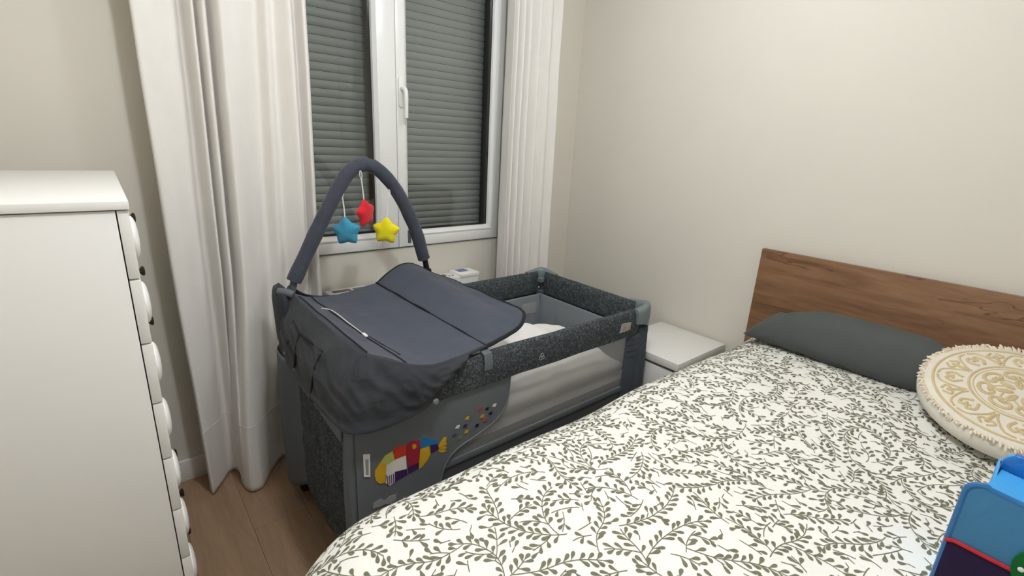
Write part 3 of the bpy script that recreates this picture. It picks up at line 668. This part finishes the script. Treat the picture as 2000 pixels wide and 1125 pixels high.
# duvet: flat inner area, edge rolls over and hangs
IX0, IX1, IY0, IY1, ZT = -1.90, -.06, -2.63, -1.475, .655
SMAX = .62; NS = 200
th = [radians(84)*(lambda t: t*t*(3-2*t))(min(1, (k/NS*SMAX)/.42)) for k in range(NS+1)]
hh = np.cumsum([0]+[cos(t)*SMAX/NS for t in th[:-1]]); vv = np.cumsum([0]+[sin(t)*SMAX/NS for t in th[:-1]]); ss = np.linspace(0, SMAX, NS+1)
def duvet_pts(a, b, lift=0):
    a = np.asarray(a, float); b = np.asarray(b, float)
    cx_ = np.clip(a, IX0, IX1); cy_ = np.clip(b, IY0, IY1); dx = a-cx_; dy = b-cy_; s = np.hypot(dx, dy); sn = np.maximum(s, 1e-9)
    h = np.interp(s, ss, hh); v = np.interp(s, ss, vv)
    X = cx_+dx/sn*h; Y = cy_+dy/sn*h; Z = ZT-v
    pf = .012*np.sin(a*3.1+1.0)*np.cos(b*3.7+.5)+.007*np.sin(a*7.3+b*4.1)+.004*np.sin(a*13-b*11)
    pf = pf-.034*np.exp(-((a+.50)/.12)**2-((b+2.14)/.20)**2)
    pf = pf+.014*np.exp(-((b+1.9)/.5)**2)
    wv = np.clip((s-.3)/.2, 0, 1)*.014
    ang = np.arctan2(dy, dx); along = np.where(np.abs(dy) > np.abs(dx), a, b)
    X = X+dx/sn*wv*np.sin(along*16+ang); Y = Y+dy/sn*wv*np.sin(along*16+ang)
    fl_ = np.interp(s, [0, .15, .4], [1, 1, .25])
    return np.stack([X, Y, Z+pf*fl_], -1)
def duvet_surf(a, b, lift):
    e = .004; p = duvet_pts(a, b); u = duvet_pts(np.asarray(a)+e, b)-duvet_pts(np.asarray(a)-e, b); v = duvet_pts(a, np.asarray(b)+e)-duvet_pts(a, np.asarray(b)-e)
    n = np.cross(u, v); n /= np.maximum(np.linalg.norm(n, axis=-1, keepdims=True), 1e-9); return p+n*lift
dv = thing('bed_duvet', (-1.05, -2.04, .3), 'puffy white duvet printed with olive leaf sprigs spread over the bed', 'duvet')
ga = np.linspace(IX0-.48, IX1, 150); gb = np.linspace(IY0-.45, IY1+.47, 130)
GA, GB = np.meshgrid(ga, gb, indexing='ij')
# round the sheet's corners so that the cover does not bunch up
dd = np.hypot(np.minimum(GA-IX0, 0), np.maximum(GB-IY1, 0)+np.minimum(GB-IY0, 0)); k_ = np.where(dd > .46, .46/np.maximum(dd, 1e-6), 1)
GA2 = np.where((GA < IX0), IX0+(GA-IX0)*k_, GA); GB2 = np.where(GB > IY1, IY1+(GB-IY1)*k_, np.where(GB < IY0, IY0+(GB-IY0)*k_, GB))
PP = duvet_pts(GA2, GB2)
MB().slab([list(r) for r in PP], .02).obj('cover', 'duvet', dv, angle=180)
# leaf sprigs
rnd = random.Random(11)
CELL = .008; occ = {}
def key(p): return (int(math.floor(p[0]/CELL)), int(math.floor(p[1]/CELL)))
def free(p, r, own):
    k = key(p); n = int(r/CELL)+1
    for i in range(-n, n+1):
        for j in range(-n, n+1):
            for (q, o) in occ.get((k[0]+i, k[1]+j), ()):
                if o != own and (q[0]-p[0])**2+(q[1]-p[1])**2 < r*r: return False
    return True
def put(p, own): occ.setdefault(key(p), []).append((p, own))
AX0, AX1, AY0, AY1 = -2.18, -.07, -2.85, -1.11
leafs = []; stems = []; sid = 0
def inside(p): return AX0 < p[0] < AX1 and AY0 < p[1] < AY1
def try_leaf(p, a, l, own):
    q = [(p[0]+cos(a)*l*f, p[1]+sin(a)*l*f) for f in (.35, .65, 1.0)]
    for z in q:
        if not inside(z) or not free(z, .0060, own): return False
    leafs.append((p, a, l, rnd.uniform(.0036, .0047)))
    for z in q: put(z, own)
    return True
queue = []
def sprig(p, h, own, first):
    global sid
    curv = rnd.uniform(5, 11)*rnd.choice((-1, 1)); L_ = rnd.uniform(.10, .24); pts = [p]; st = .0055; n = int(L_/st); side = rnd.choice((-1, 1)); got = 0; pend = []
    for k in range(n):
        if k == n//2 and rnd.random() < .5: curv = -curv
        h += curv*st+rnd.uniform(-.05, .05); q = (pts[-1][0]+cos(h)*st, pts[-1][1]+sin(h)*st)
        if not inside(q) or not free(q,   .0066 if k > 2 or first else .002, own if k > 2 or first else own): 
            if k > 2 or first: break
        pts.append(q)
        if k > 1: pend.append(q)
        if k % 3 == 2:
            for s_ in ((side, -side) if rnd.random() < .7 else (side,)):
                if try_leaf(q, h+s_*rnd.uniform(.55, .95), rnd.uniform(.018, .026), own): got += 1
            side = -side
            if rnd.random() < .30: queue.append((q, h+side*rnd.uniform(.6, 1.0)))
    if len(pts) > 3:
        try_leaf(pts[-1], h, rnd.uniform(.018, .026), own)
        if got: stems.append(pts)
        for q in pts: put(q, own)
for trial in range(14500):
    if queue and rnd.random() < .8: p, h = queue.pop(rnd.randrange(len(queue))); fst = False
    else: p = (rnd.uniform(AX0, AX1), rnd.uniform(AY0, AY1)); h = rnd.uniform(0, 2*pi); fst = True
    if fst and not free(p, .009, -1): continue
    sid += 1; sprig(p, h, sid, fst)
for trial in range(21000):
    p = (rnd.uniform(AX0, AX1), rnd.uniform(AY0, AY1))
    if not free(p, .0105, -1): continue
    sid += 1; h = rnd.uniform(0, 2*pi); pts = [p]; cv = rnd.uniform(-9, 9); got = 0; sd = 1
    for k in range(rnd.randint(4, 11)):
        h += cv*.0055; q = (pts[-1][0]+cos(h)*.0055, pts[-1][1]+sin(h)*.0055)
        if not inside(q) or not free(q, .006, sid): break
        pts.append(q)
        if k % 3 == 1:
            for s_ in (1, -1): got += try_leaf(q, h+s_*rnd.uniform(.55, .95), rnd.uniform(.015, .022), sid)
    got += try_leaf(pts[-1], h, rnd.uniform(.016, .023), sid)
    if got:
        if len(pts) > 1: stems.append(pts)
        for q in pts: put(q, sid)
va = []; vb = []; fc = []
shape = [(0, .10), (.22, .22), (.45, .62), (.70, 1.0), (.88, .86), (.97, .45), (1.0, 0)]
for p, a, l, wd in leafs:
    n = len(va); ca, sa = cos(a), sin(a); bend = rnd.uniform(-.12, .12)*l; pts = [(f*l, s_*wd) for f, s_ in shape]+[(f*l, -s_*wd) for f, s_ in shape[-2::-1]]
    for q, r in pts:
        r += bend*(q/l)**2; va.append(p[0]+q*ca-r*sa); vb.append(p[1]+q*sa+r*ca)
    fc.append(tuple(range(n, n+len(pts))))
for pts in stems:
    n = len(va); wd = .0009
    for i, q in enumerate(pts):
        a, c = pts[max(0, i-1)], pts[min(len(pts)-1, i+1)]; d = math.hypot(c[0]-a[0], c[1]-a[1])+1e-9; nx, ny = -(c[1]-a[1])/d*wd, (c[0]-a[0])/d*wd
        va += [q[0]+nx, q[0]-nx]; vb += [q[1]+ny, q[1]-ny]
    for i in range(len(pts)-1): fc.append((n+2*i, n+2*i+1, n+2*i+3, n+2*i+2))
mb = MB(); mb.v = [tuple(q) for q in duvet_surf(va, vb, .0009)]; mb.f = fc
me = bpy.data.meshes.new('leaf_print'); me.from_pydata([(a+1.05, b_+2.04, c-.3) for a, b_, c in mb.v], [], mb.f); me.materials.append(M['leaf'])
lo = bpy.data.objects.new('leaf_print', me); COL.objects.link(lo); lo.parent = dv; lo['kind'] = 'stuff'

# ------------------------------------------------------------------ long grey pillow
bo = []
NY = 70; NQ = 28; y0, y1 = -1.342, -2.11
for i in range(NY):
    t = i/(NY-1); y = y0+(y1-y0)*t; e = min(t, 1-t)*(y0-y1)
    f = (1-max(0, 1-e/.24)**2.0)**.5 if e < .24 else 1
    th_ = .024+.084*f; hg = .064+.040*min(1, e/.26)**.8; row = []
    for k in range(NQ):
        a = 2*pi*k/NQ; ca, sa = cos(a), sin(a)
        sx_ = math.copysign(abs(ca)**.8, ca)*th_; sz_ = math.copysign(abs(sa)**.85, sa)*hg
        wr = .012*ns(y*22, a*1.6, 4)*(1-min(1, e/.3))*min(1, e/.02)+.003*ns(y*5, a, 2)
        lx = (sx_*(1+wr*8)); lz = sz_+wr
        tl = radians(24)
        row.append((-.175+lx*cos(tl)+lz*sin(tl)*.55, y-.05*(sz_/hg)*max(0, 1-e/.24)*(1 if t < .5 else -1), .748-.030*(1-min(1, e/.2))+lz*cos(tl)-lx*sin(tl)*.35))
    bo.append(row)
mb = MB().grid(bo, False, True); mb.f.append(tuple(range(NQ))); mb.f.append(tuple((NY-1)*NQ+k for k in range(NQ))[::-1])
tag(mb.obj('long_pillow', 'bolster', angle=180), 'long dark grey-green pillow lying along the oak headboard', 'pillow')

# ------------------------------------------------------------------ round cushion
cu = thing('round_cushion', (-.305, -2.138, .752), 'round cream cushion with beige tufted medallion and fringed rim', 'cushion', None, (radians(0), radians(-20), radians(8)))
R_ = .226; T_ = .042
prof = [(.002, -T_), (.10, -T_), (.18, -T_*.97), (.210, -T_*.75), (R_, -.3*T_), (R_+.003, .15*T_), (R_-.001, .6*T_), (R_-.010, .86*T_), (.19, T_*.98), (.12, T_*1.06), (.05, T_*1.09), (.002, T_*1.1)]
MB().lathe(prof, (0, 0, 0), 'z', 72).obj('cushion_body', 'cushion', cu, local=True, angle=70)
def ztop(r): return float(np.interp(r, [0, .05, .12, .19, .21], [T_*1.1, T_*1.09, T_*1.06, T_*.98, .86*T_]))
def tuft(b, pts, r, closed=False, n=40):
    q = cat([(x, y, 0) for x, y in pts], n, closed); b.tube([(p[0], p[1], ztop(math.hypot(p[0], p[1]))-.0012) for p in q], r, 6, True, closed)
def pol(r, a): return (r*cos(a), r*sin(a))
b = MB()
for r, t in ((.196, .0045), (.114, .0042), (.104, .0024)): tuft(b, [pol(r, 2*pi*k/24) for k in range(24)], t, True, 90)
b.obj('tufted_ring', 'tuft', cu, local=True)
b = MB()
for k in range(8):
    a = 2*pi*k/8
    for sg in (1, -1):
        tuft(b, [pol(.122, a+sg*.36), pol(.145, a+sg*.30), pol(.178, a+sg*.16), pol(.186, a+sg*.02)], .0038)
        tuft(b, [pol(.128, a+sg*.06), pol(.150, a+sg*.14), pol(.165, a+sg*.07), pol(.156, a+sg*.01), pol(.148, a+sg*.05)], .0050)
        tuft(b, [pol(.182, a+sg*.36), pol(.168, a+sg*.28), pol(.160, a+sg*.34), pol(.170, a+sg*.39)], .0042)
    tuft(b, [pol(.130, a+.39), pol(.150, a+.39), pol(.170, a+.39)], .0055)
b.obj('tufted_scrolls', 'tuft', cu, local=True)
b = MB()
for k in range(8):
    a = 2*pi*k/8+.2
    for sg in (1, -1):
        tuft(b, [pol(.093, a), pol(.090, a+sg*.18), pol(.080, a+sg*.30), pol(.066, a+sg*.24), pol(.064, a+sg*.08), pol(.074, a+sg*.08)], .0058)
    tuft(b, [pol(.022, a), pol(.036, a+.12), pol(.052, a), pol(.036, a-.12)], .0056, True)
tuft(b, [pol(.050+.008*cos(8*2*pi*k/64), 2*pi*k/64) for k in range(64)], .003, True, 128)
b.obj('tufted_medallion', 'tuft', cu, local=True)
b = MB(); r_ = random.Random(3)
for k in range(300):
    a = 2*pi*k/300+r_.uniform(-.01, .01); r0 = R_-.010; l = r_.uniform(.010, .020); ph = r_.uniform(-.2, 1.0); aa = a+r_.uniform(-.5, .5)*.06
    zf = .80*T_; p0 = (r0*cos(a), r0*sin(a), zf); p1 = ((r0+l*.6*cos(ph))*cos(aa), (r0+l*.6*cos(ph))*sin(aa), zf+.002+l*.5*sin(ph)); p2 = ((r0+l*cos(ph))*cos(aa+.01), (r0+l*cos(ph))*sin(aa+.01), zf+l*.8*sin(ph)+r_.uniform(-.006, .002))
    b.tube([p0, p1, p2], [.0034, .0036, .0016], 5)
fr = b.obj('fringe', 'fringe', cu, local=True); fr['kind'] = 'stuff'

# ------------------------------------------------------------------ blue fabric tote
bg = thing('fabric_tote', (-1.12, -2.22, .66), 'blue fabric tote with aubergine pocket standing on the duvet beside the round cushion', 'bag', None, None)
bx0, bx1, by1, by0, bz0, bz1 = -1.20, -1.04, -2.119, -2.40, .662, .905
def panel(name, m, x, ya, yb, z0, z1, t, r=.022, parent=bg, lean=0):
    poly = [(yb, z0), (ya, z0)]
    for k in range(7): a = pi/2*k/6; poly.append((ya-r+r*cos(a), z1-r+r*sin(a)))
    for k in range(7): a = pi/2+pi/2*k/6; poly.append((yb+r+r*cos(a), z1-r+r*sin(a)))
    return MB().prism(poly, lambda p, q, d: (x+d+lean*(q-z0), p, q), 0, t).obj(name, m, parent, .0012)
fpn = panel('front_panel', 'bag_blue', bx0, by1-.006, by0+.006, bz0+.002, bz1-.008, .010)
edge = [(by1-.003, bz0+.002), (by1-.003, .80)]+[(by1-.003-.022+.022*cos(pi/2*k/6), bz1-.005-.022+.022*sin(pi/2*k/6)) for k in range(7)]+[(y, bz1-.005-.010*sin(pi*(by1-y)/(by1-by0))) for y in np.linspace(by1-.03, by0+.03, 9)]
MB().tube([(bx0+.005, y, z) for y, z in edge], .0055, 8).obj('binding', 'bag_edge', fpn)
bpn = panel('back_panel', 'bag_light', bx1, by1-.030, by0+.006, bz0+.002, bz1+.003, .008)
MB().prism([(by1-.0305, bz1-.030), (by1-.032, bz1-.012), (by1-.045, bz1+.0035), (by0+.03, bz1+.0035), (by0+.007, bz1-.01), (by0+.007, bz1-.045), (by1-.15, bz1-.052)], lambda p, q, d: (bx1+d, p, q), -.004, .0095).obj('back_hem', 'bag_hem', bpn, .002)
rows = []
for i in range(13):
    u = i/12; x = bx0+.01+(bx1-bx0-.01)*u; zt_ = bz1-.016-.030*sin(pi*u); rows.append([(x, by1-.004-.024*u-.012*sin(pi*u)*(j/8), bz0+.002+(zt_-bz0)*j/8) for j in range(9)])
MB().slab(rows, .003).obj('side_gusset', 'bag_light', bg, angle=60)
rows = [[(bx0+.006+(bx1-bx0-.004)*i/8, by1-.014-.020*(i/8)+(by0-by1+.03)*j/12, bz1-.020-.016*(i/8)-.008*sin(pi*i/8)-.006*sin(pi*j/12)) for j in range(13)] for i in range(9)]
MB().slab(rows, .003).obj('top_closure', 'bag_light', bg, angle=60)
rows = [[(x, by0+.006+.0*x, z) for z in (bz0+.002, .76, bz1-.03)] for x in (bx0+.01, -1.12, bx1)]
MB().slab(rows, .003).obj('side_gusset', 'bag_light', bg)
box_obj('bag_base', 'bag_light', (bx0+.010, bx1, by0+.008, by1-.034, bz0+.002, bz0+.008), bg, .001)
# pocket with red binding
MB().box(bx0-.003, bx0-.0005, -2.222, -2.1225, .690, .777).obj('pocket', 'bag_dark', fpn, .0008)
MB().tube([(bx0-.002, -2.1195, .686), (bx0-.002, -2.1195, .777), (bx0-.002, -2.13, .7815), (bx0-.002, -2.205, .7795)][1:], .0036, 8).obj('pocket_binding', 'bag_red', fpn)
MB().tube([(bx0-.002, -2.1195, .6905), (bx0-.002, -2.205, .6885)], .0036, 8).obj('pocket_binding', 'bag_red', fpn)
gp = [(-2.206+.0, .770), (-2.200, .795), (-2.206, .818), (-2.222, .832), (-2.26, .838), (-2.30, .820), (-2.31, .78), (-2.27, .75), (-2.22, .752)]
gp = [tuple(p[:2]) for p in cat([(a, c, 0) for a, c in gp], 36, True)]
MB().prism(gp, lambda p, q, d: (d, p, q), bx0-.008, bx0-.001).obj('felt_shape', 'bag_green', fpn, .001)
MB().lathe([(.004, 0), (.004, -.002), (.002, -.003)], (bx0-.008, -2.212, .792), 'x', 12).obj('felt_eye', 'print_w', fpn)
